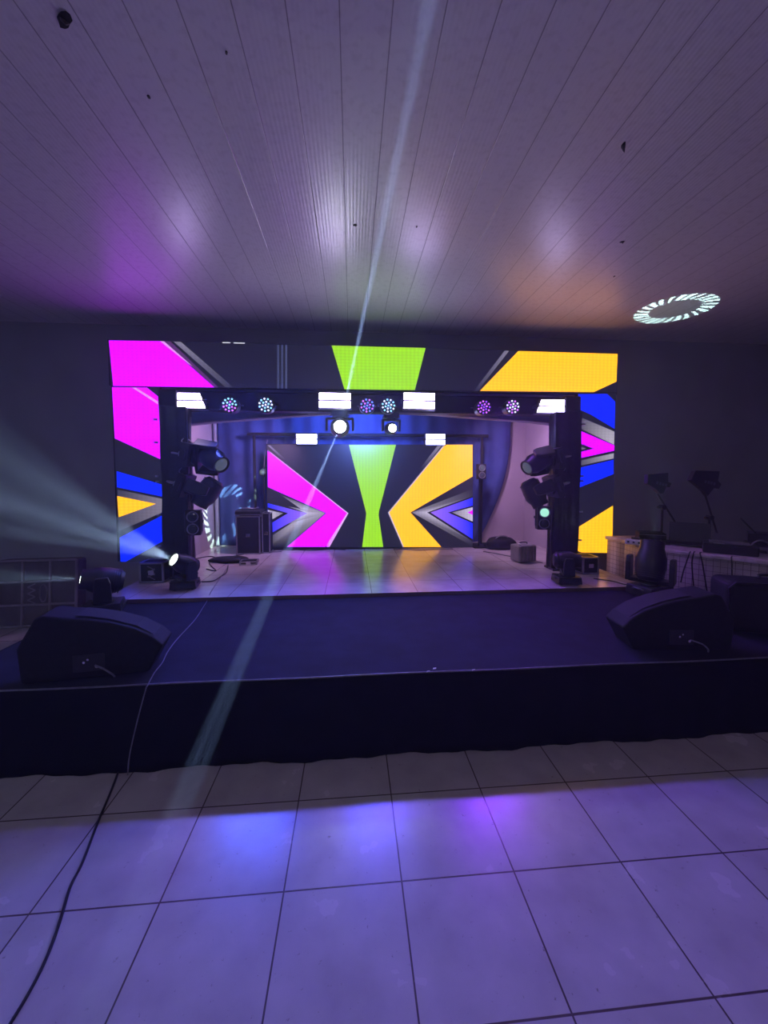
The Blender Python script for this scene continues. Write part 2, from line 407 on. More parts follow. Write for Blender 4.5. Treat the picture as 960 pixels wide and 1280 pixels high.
c2 = cabinet(xi1, x1-.02, .6, hb-.003, 'leg_cabinet', 1, 4)
bpy.context.view_layer.update()
VIO = (.10, .07, .16)
display('header_display', arc, [(134.5, 424.5), (773, 442.5), (771, 490.5), (139, 482.5)], [
    ([(136, 425.5), (203, 426.5), (268, 484.3), (141.5, 482.4)], MAG),
    ([(205, 426.5), (213, 426.7), (273, 484.3), (268.5, 484.3)], [(.10, .03, .15)]*4),
    ([(200, 426.4), (205, 426.6), (241, 458), (236, 455)], [EDGE]*4),
    ([(217, 427), (226, 427.3), (292, 484.5), (282, 484.3)], [(.20, .18, .28), (.25, .23, .33), (.03, .03, .05), (.05, .05, .08)]),
    ([(346.5, 431), (349, 431), (349, 485.6), (346.5, 485.6)], [(.05, .06, .14)]*4),
    ([(351.5, 431), (354, 431), (354, 485.6), (351.5, 485.6)], [(.05, .06, .14)]*4),
    ([(356.5, 431), (359, 431), (359, 485.7), (356.5, 485.7)], [(.06, .07, .16)]*4),
    ([(278, 427.6), (288, 427.8), (288, 429), (278, 428.8)], [(.7, .7, .8)]*4),
    ([(292, 428), (306, 428.4), (306, 429.6), (292, 429.2)], [(.7, .7, .8)]*4),
    ([(414.5, 432), (532, 435), (518.5, 487.6), (430.5, 486.5)], GRN),
    ([(631, 438.2), (636.5, 438.4), (597, 489), (592, 489)], [(.20, .18, .28), (.24, .22, .30), (.02, .02, .04), (.02, .02, .04)]),
    ([(648, 438.8), (772, 442.4), (770.5, 477), (742, 490.2), (600, 488.6)], YEL),
], YF-.001)
display('leg_display', arc, [(139.5, 483.4), (199.5, 484.3), (206.2, 701), (150.5, 703)], [
    ([(140, 484), (183.7, 484.4), (197.5, 495.5), (202, 574.7), (143.5, 548)], MAG),
    ([(165, 484.3), (169, 484.3), (197.5, 502), (197.7, 505.5)], [EDGE]*4),
    ([(145.8, 589), (202, 605.5), (202.6, 620.7), (146.2, 609)], BLU),
    ([(147, 612), (202.8, 623.5), (204, 640), (148.5, 664)], [(.04, .04, .07), GREY, GREY, (.05, .05, .08)]),
    ([(146.5, 620), (195, 629.8), (148.3, 646.5)], YEL),
    ([(204, 643.7), (205.2, 675.5), (157, 702.2), (150.6, 702.2), (149.6, 672)], BLU),
], YF-.001)
display('leg_display', arc, [(722.3, 491.7), (770, 491.5), (765.8, 692), (720.3, 690.8)], [
    ([(722.8, 492.6), (759, 492.4), (769, 502), (768.2, 536), (738, 518), (722.6, 511)], BLU),
    ([(722, 520), (768, 539.5), (767.6, 556), (722, 534)], [(.03, .03, .05), (.42, .38, .48), (.5, .46, .56), (.06, .05, .08)]),
    ([(721.8, 537), (768, 556.8), (767.6, 563.3), (721.4, 573.5)], MAG),
    ([(721.6, 553), (742, 560.8), (721.4, 566)], DARK),
    ([(721.6, 557), (733, 560.8), (721.4, 563)], [(.2, .16, .25)]*3),
    ([(721.4, 576.5), (767.2, 566.5), (767, 573), (721.4, 583)], [(.05, .05, .08), (.42, .38, .48), (.40, .36, .46), (.04, .04, .07)]),
    ([(721.2, 585.5), (767, 574.8), (766.8, 592.6), (721, 610.6)], BLU),
    ([(720.5, 660.5), (766.2, 632), (765.2, 691.2), (727, 690.6), (720.4, 688)], YEL),
], YF-.001)
# screen at the back of the stage
YBk = 5.92
bs = thing('led_screen', 'LED video screen at the back of the stage, with chevrons and a green hourglass', 'LED screen', (.31, YBk, ZS))
inv = Matrix.Translation((-.31, -YBk, -ZS))
a, b_ = aY(334, 620, YBk).x, aY(591, 620, YBk).x; zt2 = aY(460, 555.5, YBk).z
mb = MB(inv); mb.box(((a+b_)/2, YBk+.045, (ZS+.01+zt2)/2), (b_-a, .085, zt2-ZS-.01)); mb.build('cabinet', 'black_matte', bs, bevel=.003)
mb = MB(inv)
for i in range(5):
    mb = MB(inv); mb.box((a+.2+i*(b_-a-.4)/4, YBk+.22, ZS+.25), (.04, .28, .48)); mb.box((a+.2+i*(b_-a-.4)/4, YBk+.24, ZS+.012), (.06, .30, .024)); mb.build('rear_support', 'steel', bs)

bpy.context.view_layer.update()
BV = (.35, .16, .95); WH = (.62, .55, .75); BK = (.004, .004, .006)
display('display', bs, [(334, 555.7), (591, 555.7), (591, 684), (334, 684)], [
    ([(334.3, 556.5), (337.5, 556.5), (358, 575), (354, 575)], [(.25, .22, .33), (.22, .2, .3), DARK, DARK]),
    ([(334.3, 562), (435.5, 641.5), (412, 683.6), (408, 683.6), (407, 640)], [EDGE, (.9, .6, 1), EDGE, MAG, MAG]),
    ([(334.2, 563.3), (433.8, 641.5), (406.7, 683.6), (358.8, 683.6), (407.7, 641.5), (334.8, 608.8)], MAG),
    ([(350, 618), (406.5, 641.5), (362, 680), (336, 683.6), (336, 672), (383.8, 641.5)], [(.03, .03, .05), (.33, .30, .40), (.02, .02, .04), DARK, (.03, .03, .05), WH]),
    ([(360, 633), (383.8, 641.5), (360, 655), (406, 641.5)], [GREY, WH, GREY, (.33, .30, .4)]),
    ([(334.6, 629), (383.8, 641.5), (335, 668.5)], [BLU, BV, BLU]),
    ([(334.8, 634), (360, 641.5), (335, 656.5)], [BK, BK, BK]),
    ([(334.8, 637.5), (354, 641.5), (335, 652)], [WH, GREY, WH]),
    ([(436, 555.9), (495, 555.9), (473.8, 639), (473.3, 643.8), (479, 683.8), (452.7, 683.8), (457.9, 641.7)], GRN),
    ([(547, 557), (552, 557), (528, 587), (524, 587)], [(.25, .22, .33), (.28, .25, .36), DARK, DARK]),
    ([(555, 555.9), (556.6, 555.9), (486.8, 640.7), (505, 683.8), (503.5, 683.8), (484.8, 640.7)], [LGREY]*6),
    ([(556.6, 555.9), (590.7, 555.9), (590.7, 595.6), (513, 640.6), (551.7, 683.8), (505, 683.8), (486.7, 640.7)], YEL),
    ([(590.8, 611), (515, 640.6), (590.8, 683), (590.8, 677), (536, 640.6), (590.8, 620)], [DARK, (.25, .22, .3), DARK, (.02, .02, .04), WH, (.02, .02, .04)]),
    ([(590.9, 620), (534, 640.6), (590.9, 677)], [BK, BK, BK]),
    ([(590.9, 622), (538, 640.6), (590.9, 674)], [BLU, BV, BLU]),
    ([(590.9, 632), (560, 640.6), (590.9, 654)], [BK, BK, BK]),
    ([(590.9, 634), (565, 640.6), (590.9, 652)], [WH, GREY, WH]),
    ([(590.9, 637.6), (584.5, 640.6), (590.9, 643.6)], MAG),
], YBk-.001)

# ================================================================== TRUSS GOALPOST
tr = thing('lighting_truss', 'goalpost truss wrapped in black cloth, two columns and a crossbar behind the LED arch', 'truss', (.33, 4.5, ZS))
inv = Matrix.Translation((-.33, -4.5, -ZS))
def wrapped(x0_, x1_, y0, y1, z0, z1, seed, flare=.03):
    rnd = random.Random(seed); mb = MB(inv); n = 48; rows = []; zz = 26
    ph = [rnd.random()*6 for _ in range(6)]
    for k in range(zz+1):
        z = z0+(z1-z0)*k/zz; row = []
        for i in range(n):
            t = i/n*4; q = int(t); u = t-q
            cx = [(x0_+(x1_-x0_)*u, y0), (x1_, y0+(y1-y0)*u), (x1_-(x1_-x0_)*u, y1), (x0_, y1-(y1-y0)*u)][q]
            c = Vector((cx[0]-(x0_+x1_)/2, cx[1]-(y0+y1)/2, 0))
            wv_ = .03*math.sin(i*.9+ph[0]+.25*math.sin(k*.5+ph[1]))+.02*math.sin(i*2.1+ph[2]+k*.12)+.02*math.sin(k*.55+i*.4+ph[3])
            s_ = 1+wv_*1.4+flare*((1-k/zz)**3)
            row.append(mb.v(((x0_+x1_)/2+c.x*s_, (y0+y1)/2+c.y*s_, z)))
        rows.append(row)
    for a, b_ in zip(rows, rows[1:]):
        for i in range(n): mb.f([a[i], a[(i+1) % n], b_[(i+1) % n], b_[i]])
    mb.f(rows[0][::-1]); mb.f(rows[-1])
    return mb
wrapped(-2.08, -1.81, 4.40, 4.56, ZS+.002, 2.34, 3).build('column', 'vinyl', tr, smooth=True)
wrapped(2.41, 2.72, 4.40, 4.56, ZS+.002, 2.34, 5).build('column', 'vinyl', tr, smooth=True)
mb = MB(inv); mb.box((.32, 4.78, 2.46), (5.12, .18, .22)); mb.box((-2.02, 4.6, 2.44), (.2, .3, .2)); mb.box((2.65, 4.6, 2.44), (.2, .3, .2))
mb.build('crossbar', 'fabric', tr, bevel=.02)
for x in (-2.0, 2.61): MB(inv).box((x, 4.48, ZS+.012), (.42, .22, .022)).build('base_plate', 'steel', tr, bevel=.003)
for x, sgn in ((-2.14, -1), (2.77, 1)):
    for z in (.8, 1.15, 1.52, 1.58, 1.95, 2.2): MB(inv).box((x, 4.43, z), (.03, .03, .02)).build('pipe_clip', 'alu', tr, bevel=.003)

# ================================================================== LED STROBE BARS
def strobe(px0, py0, px1, py1, Y, label, mt_='strip', skew=0, hang=2.46, group='white strobe panels on the front truss'):
    a = aY(px0, py0, Y); c = aY(px1, py1, Y); cx, cz = (a.x+c.x)/2, (a.z+c.z)/2; w_, h_ = abs(c.x-a.x), abs(a.z-c.z)
    t = thing('strobe_panel', label, 'stage light', (cx, Y, cz), (0, 0, 0), group)
    sh = Matrix.Identity(4); sh[0][2] = skew; I = sh     # slanted mounting of the panel
    mb = MB(I); mb.box((0, .04, 0), (w_+.03, .07, h_+.03)); mb.build('housing', 'black', t, bevel=.006)
    MB(I).box((0, -.004, 0), (w_+.012, .022, h_*.07)).build('divider', 'black_matte', t)
    mb = MB(I); mb.box((0, .095, 0), (w_*.6, .04, h_*.7))
    for k in range(6): mb.box((-w_*.25+k*w_*.1, .12, 0), (.008, .02, h_*.6))
    mb.build('heat_sink', 'black_matte', t)
    for s_ in (-1, 1):
        mb = MB(I); mb.box((0, 0, s_*h_*.275), (w_, .012, h_*.43)); mb.build('light_strip', mt_, t)
    mb = MB(); mb.box((-w_/2-.022, .05, 0), (.008, .03, .05)); mb.box((w_/2+.022, .05, 0), (.008, .03, .05))
    mb.box((-w_/2-.022, .085, .01), (.008, .09, .03)); mb.box((w_/2+.022, .085, .01), (.008, .09, .03)); mb.box((0, .135, .01), (w_+.052, .008, .03))
    mb.cyl((0, .13, .01), (0, .2, .01), .012); mb.build('bracket', 'steel', t)
    return t
strobe(215, 491, 253, 510, 4.48, 'white strobe panel at the left end of the front truss, leaning over', skew=-.37)
strobe(399, 491, 438, 510, 4.48, 'white strobe panel above the brightest moving light')
strobe(505, 491, 543, 511, 4.48, 'white strobe panel right of the middle par lights')
strobe(674.5, 499.5, 707.5, 516, 4.48, 'white strobe panel at the right end of the front truss, leaning over', skew=.37)
strobe(370.5, 542.5, 396, 555, 5.86, 'small white strobe panel over the magenta chevron of the back screen', 'strip_back', group='small white strobe panels above the back screen')
strobe(532.5, 542.5, 556, 556, 5.86, 'small white strobe panel over the yellow chevron of the back screen', 'strip_back', group='small white strobe panels above the back screen')
# rear light bar that carries them
t = thing('light_bar', 'dark pipe stand across the stage carrying the rear lights above the back screen', 'truss', (.31, 6.1, ZS))
inv = Matrix.Translation((-.31, -6.1, -ZS))
mb = MB(inv); mb.cyl((-1.6, 6.1, 2.22), (2.2, 6.1, 2.22), .025); mb.build('crossbar', 'black_matte', t, smooth=True)
for x in (-1.5, 2.1):
    mb = MB(inv); mb.cyl((x, 6.1, ZS+.02), (x, 6.1, 2.22), .022); mb.box((x, 6.1, ZS+.012), (.34, .2, .02)); mb.build('upright', 'black_matte', t)

# ================================================================== PAR LIGHTS
def par(px, py, cols, label, lampcol, power, dirv):
    c = aY(px, py, 4.44); r = .092
    t = thing('par_light', label, 'stage light', c, (0, 0, 0), 'round LED par lights on the front truss')
    MB().lathe([(0, r*.9), (0, r), (.10, r), (.15, r*.85), (.17, r*.5)], (0, 0, 0), (0, 1, 0), 28).build('housing', 'black', t, smooth=True)
    for k, (cl, sel) in enumerate(cols):
        me = None
        for ring, (n, rr) in enumerate(((1, 0), (6, .034), (11, .068))):
            for i in range(n):
                if not sel(ring, i): continue
                th = 2*PI*i/n + ring*.3
                if me is None:
                    o = MB().lathe([(0, .0105), (.005, .0095), (.008, .005), (.009, 0)], (0, 0, 0), (0, -1, 0), 10).build('led_lens', cl, t, smooth=True); me = o.data
                else:
                    o = bpy.data.objects.new('led_lens', me); COL.objects.link(o); o.parent = t
                o.location = (rr*math.cos(th), -.001, rr*math.sin(th))
    mb = MB(); mb.tube([(-r-.012, .06, 0), (-r-.012, .16, .02), (-r*.6, .22, .03), (r*.6, .22, .03), (r+.012, .16, .02), (r+.012, .06, 0)], .007, 6)
    mb.cyl((0, .22, .03), (0, .25, .03), .02); mb.build('yoke', 'steel', t)
    l = spot('par_lamp', t, (0, -.03, 0), dirv, power*P_PAR, lampcol, 120, 1, .07)
    return t
led = {n: emis('led_'+n, c, s) for n, c, s in (('cyan', (.25, .62, 1), 2.2), ('blue', (.12, .20, 1), 2.2), ('violet', (.26, .05, 1), 1.6),
       ('pink', (.55, .14, 1), 1.8), ('white', (.62, .66, 1), 2.4))}
top = lambda r, i: math.sin(2*PI*i/11+.6) > 0 if r == 2 else (i % 2 == 0)
def split(a, b_, f_): return [(led[a], f_), (led[b_], lambda r, i: not f_(r, i))]
alt = lambda r, i: (i+r) % 2 == 0
third = lambda r, i: (i+r) % 3 == 0
par(287, 506, split('cyan', 'pink', top), 'par light left-most of the six, blue above and pink below', (.10, .14, 1), 80, (-.1, -1, -.75))
par(332, 506, split('white', 'cyan', alt), 'pale cyan par light with another on its left and bare truss on its right', (.06, .10, 1), 100, (0, -1, -.75))
par(459, 507, split('blue', 'pink', alt), 'blue and violet par light beside the middle left strobe panel', (.08, .08, 1), 100, (0, -1, -.75))
par(485.5, 507, split('cyan', 'white', alt), 'pale cyan par light next to the middle right strobe panel', (.12, .06, 1), 70, (.05, -1, -.75))
par(605, 509, split('violet', 'pink', third), 'deep purple par light, dimmest of the six', (.24, .03, 1), 75, (.1, -1, -.75))
par(641, 508.5, split('white', 'pink', alt), 'white and violet par light beside the right end strobe panel', (.30, .08, 1), 50, (.15, -1, -.75))

# ================================================================== MOVING HEADS
def moving_head(label, loc, rotm, aim, lens_mat, s=1.0, group=None, clamp=False, barrel=(.16, .26), fat=1.0, name='moving_head_light'):
    """rotm: 3x3 orientation of the base (z = out of the base); aim: world direction of the beam. Returns thing, lens point (local), local aim"""
    t = thing(name, label, 'stage light', loc, rotm, group)
    d = (rotm.inverted() @ Vector(aim)).normalized()
    pan = math.atan2(-d.x, d.y); tilt = math.acos(max(-1, min(1, d.z)))
    SC = Matrix.Scale(s, 4); PM = SC @ Matrix.Rotation(pan, 4, 'Z'); piv = .30
    HM = PM @ Matrix.Translation((0, 0, piv)) @ Matrix.Rotation(-tilt, 4, 'X')      # local z = beam axis
    mb = MB(SC); mb.box((0, 0, .06), (.30, .25, .085), taper=.94); mb.box((0, 0, .018), (.26, .21, .02))
    for x in (-.1, .1):
        for y in (-.08, .08): mb.lathe([(0, .02), (.012, .018)], (x, y, 0), (0, 0, 1), 10)
    mb.build('base', 'black', t, bevel=.01*s)
    mb = MB(SC); mb.box((0, -.127, .062), (.12, .006, .045)); mb.box((.09, -.127, .062), (.02, .008, .02)); mb.build('control_panel', 'glass', t)
    mb = MB(SC)
    for x in (-1, 1): mb.tube([(x*.152, -.05, .07), (x*.165, -.03, .085), (x*.165, .03, .085), (x*.152, .05, .07)], .009, 6)
    mb.build('handle', 'steel', t, smooth=True)
    mb = MB(PM); mb.lathe([(.10, .09), (.125, .09)], (0, 0, 0), (0, 0, 1), 20)
    mb.box((0, 0, .14), (.31*fat, .12, .035))
    prof = [(-.07, .13), (.07, .13), (.062, .30), (.045, .355), (-.045, .355), (-.062, .30)]
    for x in (-1, 1): mb.prism(prof, lambda u, v, t_: (t_, u, v), x*.158*fat-.02, x*.158*fat+.02)
    mb.build('yoke', 'black', t, bevel=.008*s)
    R_ = .105*fat; f0, b0 = barrel
    mb = MB(HM); mb.lathe([(-b0*.62, 0), (-b0*.62, R_*.72), (-b0*.5, R_*.95), (-.04, R_*1.1), (.05, R_*1.1), (f0*.7, R_*.86), (f0, R_*.86), (f0, R_*.72), (f0-.012, R_*.70)], n=28)
    for k in range(5): mb.lathe([(-b0*.5+k*.018, R_*1.06), (-b0*.5+k*.018+.007, R_*1.06)], n=28)
    hd = mb.build('head', 'black', t, smooth=True)
    mb = MB(HM); mb.lathe([(f0-.014, R_*.69), (f0-.004, R_*.60), (f0+.004, R_*.3), (f0+.006, 0)], n=24); mb.build('lens', lens_mat, hd, smooth=True)
    if clamp:
        mb = MB(SC)
        for x in (-.08, .08):
            mb.tube([(x+.035*math.cos(a_), 0, -.045+.035*math.sin(a_)) for a_ in [i*PI/6 for i in range(12)]], .010, 6, closed=True)
            mb.box((x, 0, -.002), (.03, .05, .02))
        mb.build('clamp', 'alu', t, smooth=True)
        mb = MB(SC); mb.tube(smoothpts([(-.1, -.08, .06), (-.12, -.14, .02), (-.03, -.17, -.02), (.06, -.13, -.01), (.08, -.1, .05)], 5), .006, 6)
        mb.build('safety_cable', 'alu', t, smooth=True)
    lp = (HM @ Vector((0, 0, f0+.02)))
    return t, lp, d
I3 = Matrix.Identity(3)
lens_hot = emis('lens_white', (.85, 1, .85), 9)
lens_star = emis('lens_star', (.9, 1, .95), 70)
lens_star2 = emis('lens_star_small', (.8, .95, 1), 30)
lens_dim = emis('lens_faint', (.6, .75, 1), .10)  # faint emission; on the column heads it stands in for a glint
lens_cyan = emis('lens_cyan', (.45, 1, .8), .9)
FG = 'moving head lights standing on the stage floor'
RZ = lambda a_: Matrix.Rotation(math.radians(a_), 3, 'Z')
# left one on the tiles, throwing a fan of rays up to the left
aim = Vector((-.75, -.9, .72))
t, lp, d = moving_head('moving head light on the left tiles, lit round lens throwing rays up to the left', (-1.70, 4.02, ZS+.002), RZ(8), aim, lens_hot, .82, FG)
g = spot('beam_lamp', t, lp, d, 7500, (.50, .70, 1), 30, .15, .02); gobo(g, 'rays', 15)
# far left one on the black platform
aim = Vector((-1.0, -.55, .22))
t, lp, d = moving_head('moving head light on the left corner of the black platform, lit lens facing left', (-2.14, 3.45, ZP+.006), RZ(20), aim, lens_hot, .95, FG)
g = spot('beam_lamp', t, lp, d, 5000, (.5, .72, 1), 16, .3, .02); gobo(g, 'rays', 8)
# right one on the tiles, unlit
moving_head('moving head light on the right tiles before the wrapped column, head level and unlit', (2.27, 3.86, ZS+.002), RZ(-6), Vector((1, -.35, .0)), lens_dim, .82, FG)
# right one on the platform corner, shining up at the ceiling
c0_ = Vector((2.92, 3.50, ZP+.006)); ringc = Vector((3.46, 3.96, ZC)); aim = ringc-(c0_+Vector((0, 0, .4)))
t, lp, d = moving_head('big moving head light by the tiled counter, barrel pointing up at the ceiling', c0_, RZ(15), aim, lens_hot, 1.08, FG, fat=1.05, barrel=(.20, .26))
g = spot('beam_lamp', t, lp, d, 620, (.62, 1, .95), 17.5, .05, .004); gobo(g, 'ring', 8.75)
# on the columns: base axis sideways
def axes(z, x):  # columns from out-axis z and a rough x
    z = Vector(z).normalized(); y = z.cross(Vector(x)).normalized(); x = y.cross(z); return Matrix((x, y, z)).transposed()
CG = 'moving head lights clamped to the wrapped columns'
moving_head('upper moving head light on the left wrapped column, nose pointing down to the right', (-1.84, 4.40, 1.82), axes((1, 0, -.15), (0, -1, 0)), Vector((.75, -.55, -.45)), lens_dim, 1.05, CG, clamp=True)
moving_head('lower moving head light on the left wrapped column, head tipped toward the floor', (-1.90, 4.40, 1.50), axes((1, 0, -.35), (0, -1, 0)), Vector((-.5, -.25, -.85)), 'glass', 1.05, CG, clamp=True)
t, lp, d = moving_head('upper moving head light on the right wrapped column, nose pointing down to the left', (2.47, 4.40, 1.80), axes((-1, 0, -.2), (0, -1, 0)), Vector((-.85, -.25, -.42)), lens_dim, 1.0, CG, clamp=True)
moving_head('lower moving head light on the right wrapped column, head tipped toward the floor', (2.46, 4.40, 1.48), axes((-1, 0, -.35), (0, -1, 0)), Vector((.35, -.3, -.85)), 'glass', 1.05, CG, clamp=True)
# two hanging under the crossbar, pointing at the hall
BG = 'moving head lights hanging under the crossbar'
def hung_head(px, py, aim, lm, label, s=.55, fat=1):
    p = aY(px, py, 4.40)
    tt, lp, d = moving_head(label, (p.x, 4.60, 2.345), Matrix.Rotation(PI, 3, 'X'), aim, lm, s, BG, clamp=False, fat=fat)
    off = tt.rotation_euler.to_matrix() @ lp; Y = 4.68+off.y; want = aY(px, py, Y)
    tt.location = (want.x-off.x, 4.68, want.z-off.z)
    return tt, lp, want
t, lp, src = hung_head(425, 533, Vector((.05, -1, .02)), lens_star, 'dazzling white moving head light, brightest lamp of all, hanging under the crossbar', .66, 1.5)
aim1 = aZ(551, -60, ZC)-src; aim2 = aZ(-45, 1640, 0)-src
R0 = t.rotation_euler.to_matrix().inverted()
spot('beam_lamp', t, lp, R0 @ aim1, P_BEAM*1.4, (.40, .56, 1), 1.15, .5, .010)
g = spot('beam_lamp', t, lp, R0 @ aim2, P_BEAM*.55, (.36, .54, 1), 1.7, .4, .006); gobo(g, 'comb', .85)
spot('wash_lamp', t, lp, R0 @ Vector((0, -1, -.3)), 25, (.7, .85, 1), 110, 1, .04)
t, lp, src = hung_head(491, 535, Vector((.1, -1, -.05)), lens_star2, 'smaller white moving head light hanging under the crossbar, right of the dazzling one', .62, 1.05)
spot('wash_lamp', t, lp, t.rotation_euler.to_matrix().inverted() @ Vector((0, -1, -.25)), 20, (.6, .75, 1), 110, 1, .04)

# ================================================================== BLINDERS
def blinder(label, loc, rz, lens_mats, s=1.0, group='two-lens blinders'):
    t = thing('blinder_light', label, 'stage light', loc, (0, 0, rz), group)
    Sx = Matrix.Scale(s, 4); MB(Sx).box((0, 0, 0), (.17, .12, .30)).build('housing', 'black', t, bevel=.008*s)
    for k, z in enumerate((.072, -.072)):
        mb = MB(Sx); mb.lathe([(0, .066), (.012, .066), (.012, .058), (.002, .05)], (0, -.06, z), (0, -1, 0), 24); rim = mb.build('reflector_rim', 'alu', t, smooth=True)
        mb = MB(Sx); mb.lathe([(.0, .056), (.014, .045), (.02, .02), (.021, 0)], (0, -.06, z), (0, -1, 0), 24); mb.build('lens', lens_mats[k], rim, smooth=True)
    mb = MB(Sx); mb.box((.095, .0, 0), (.008, .03, .22)); mb.box((-.095, 0, 0), (.008, .03, .22)); mb.box((0, .07, .0), (.2, .02, .03)); mb.build('bracket', 'steel', t)
    return t
p = aY(242, 653, 4.36); blinder('two-lens blinder on the left column, lenses dark', p, .2, ['glass', 'glass'], .92)
p = aY(679, 647, 4.36); blinder('two-lens blinder on the right column, upper lens glowing pale green', p, -.25, [lens_cyan, 'glass'], .92)
p = aY(598, 589.5, 5.9); p.x += .03
t = blinder('small two-lens blinder beside the right edge of the back screen', (p.x, 5.86, p.z), 0, [lens_dim, 'glass'], .78)
mb = MB(); mb.cyl((0, .07, -.1), (0, .07, -p.z+ZS+.012), .012); mb.box((0, .07, -p.z+ZS+.01), (.2, .2, .02)); mb.build('stand', 'black_matte', t)
p = aY(328, 591, 5.9)
t = thing('spot_light', 'tiny single-lens spotlight on a slim stand left of the back screen', 'stage light', p)
MB().lathe([(0, .03), (0, .045), (.14, .05), (.16, .03)], (0, -.03, 0), (.1, 1, .25), 16).build('housing', 'black', t, smooth=True)
MB().lathe([(0, .036), (.008, .02), (.009, 0)], (0, -.032, 0), (-.1, -1, -.25), 16).build('lens', lens_dim, t, smooth=True)
mb = MB(); mb.cyl((0, .1, .0), (0, .1, ZS+.01-p.z), .011); mb.build('stand', 'black_matte', t)
for k in range(3):
    a_ = k*2*PI/3+.5; MB().cyl((0, .1, ZS+.26-p.z), (.2*math.cos(a_), .1+.13*math.sin(a_), ZS+.008-p.z), .008).build('leg', 'black_matte', t)
mb = MB(); mb.tube([(0, .1, .05), (.02, .1, .3), (.06, .1, .5)], .004, 5); mb.build('cord', 'cablegrey', t)

# ================================================================== WEDGE MONITORS
prof = [(.09, 0), (.0, .15), (.06, .205), (.16, .262), (.30, .31), (.44, .338), (.50, .345), (.66, .372), (.70, .36), (.80, .20), (.785, .02), (.77, 0)]
def wedge(label, loc, rz, mirror, s=1.0, W=.24):
    t = thing('stage_monitor', label, 'loudspeaker', loc, (0, 0, rz), 'wedge monitors at the front of the platform')
    k = -1 if mirror else 1
    f_ = lambda u, v, t_: (k*(u-.4)*s, t_, v*s*1.12)
    MB().prism(prof, f_, -W/2, W/2).build('cabinet', 'black_matte', t, bevel=.012)
    mb = MB()        # grille over the sloping front
    gp = [(.015, .16), (.07, .212), (.16, .268), (.30, .317), (.44, .346), (.50, .354)]
    for a, b_ in zip(gp, gp[1:]):
        mb.prism([a, b_, (b_[0]-.001, b_[1]+.001), (a[0]-.001, a[1]+.001)], f_, -W/2+.03, W/2-.03)
    mb.build('grille', 'grille', t)
    mb = MB(); mb.box((k*.02*s, -W/2-.002, .10*s), (.16, .008, .10)); mb.build('connector_plate', 'black', t, bevel=.003)
    for dx, dz, r in ((-.02, .01, .007), (.0, .025, .006), (.045, -.02, .009)):
        MB().lathe([(0, r), (.012, r), (.012, r*.6)], (k*.02*s+dx, -W/2-.004, .10*s+dz), (0, -1, 0), 14).build('socket', 'chrome', t, smooth=True)
    MB().tube(smoothpts([(k*.03*s+.045, -W/2-.012, .085*s), (k*.03*s+.10, -W/2-.04, .07*s), (k*.03*s+.14, -W/2-.04, .03), (k*.03*s+.15, -W/2-.03, .008)], 5), .005, 6).build('plug_lead', 'cablegrey', t, smooth=True)
    mb = MB()
    for u in (.14, .7):
        for y in (-W*.35, W*.35): mb.lathe([(0, .018), (.006, .018)], (k*(u-.4)*s, y, -.004), (0, 0, 1), 10)
    mb.build('rubber_foot', 'black', t)
    return t
wedge('black wedge stage monitor at the left front of the platform, nose toward the middle', (-1.53, 2.42, ZP+.010), math.radians(9), True, .93, .20)
wedge('black wedge stage monitor at the right front of the platform, nose toward the middle', (2.20, 2.47, ZP+.010), math.radians(-6), False, .93, .22)
# padded case at the right front
t = thing('equipment_case', 'black padded equipment case cut off at the right, beside the wedge monitor', 'case', (3.20, 2.62, ZP+.006), (0, 0, math.radians(-22)))
MB().box((0, -.03, .205), (.74, .30, .38)).build('body', 'fabric', t, bevel=.05, seg=4)
mb = MB(); mb.tube([(x_, y_, z_) for x_, y_, z_ in ((-.36, -.185, .05), (-.37, -.185, .35), (-.33, -.185, .395), (.33, -.185, .395), (.37, -.185, .35), (.37, -.185, .05))], .009, 6); mb.build('piping', 'vinyl', t, smooth=True)
mb = MB(); mb.tube(smoothpts([(-.1, .0, .39), (-.09, .0, .425), (.09, .0, .425), (.1, .0, .39)], 4), .012, 8); mb.build('handle', 'vinyl', t, smooth=True)

# ================================================================== CASES
def flight_case(label, loc, rz, w_, d_, h_, mt_='black_matte', marks=False, group=None):
    t = thing('flight_case', label, 'case', loc, (0, 0, rz), group)
    MB().box((0, 0, h_/2), (w_-.01, d_-.01, h_-.01)).build('body', mt_, t)
    mb = MB(); e = .018
    for x in (-1, 1):
        for y in (-1, 1): mb.box((x*(w_-e)/2, y*(d_-e)/2, h_/2), (e, e, h_))
        for z in (e/2, h_-e/2): mb.box((x*(w_-e)/2, 0, z), (e, d_, e))
    for y in (-1, 1):
        for z in (e/2, h_-e/2): mb.box((0, y*(d_-e)/2, z), (w_, e, e))
    mb.build('metal_edging', 'alu', t)
    mb = MB(); mb.box((0, -d_/2-.002, h_*.5), (.06, .01, .05)); mb.build('latch', 'chrome', t, bevel=.003)
    if marks:
        mb = MB()
        for k in range(5): mb.box((0, -d_/2-.001, h_*.25+k*h_*.12), (w_*.34, .004, h_*.035), Matrix.Rotation(.5*(-1)**k, 3, 'Y'))
        mb.build('worn_marking', 'caserib', t)
    return t
flight_case('small flight case with white edging under the left leg of the LED arch', (-2.14, 4.34, ZS+.001), 0, .25, .2, .22, marks=True)
flight_case('small flight case with pale edging under the right leg of the LED arch', (2.76, 4.3, ZS+.001), .0, .20, .22, .20)
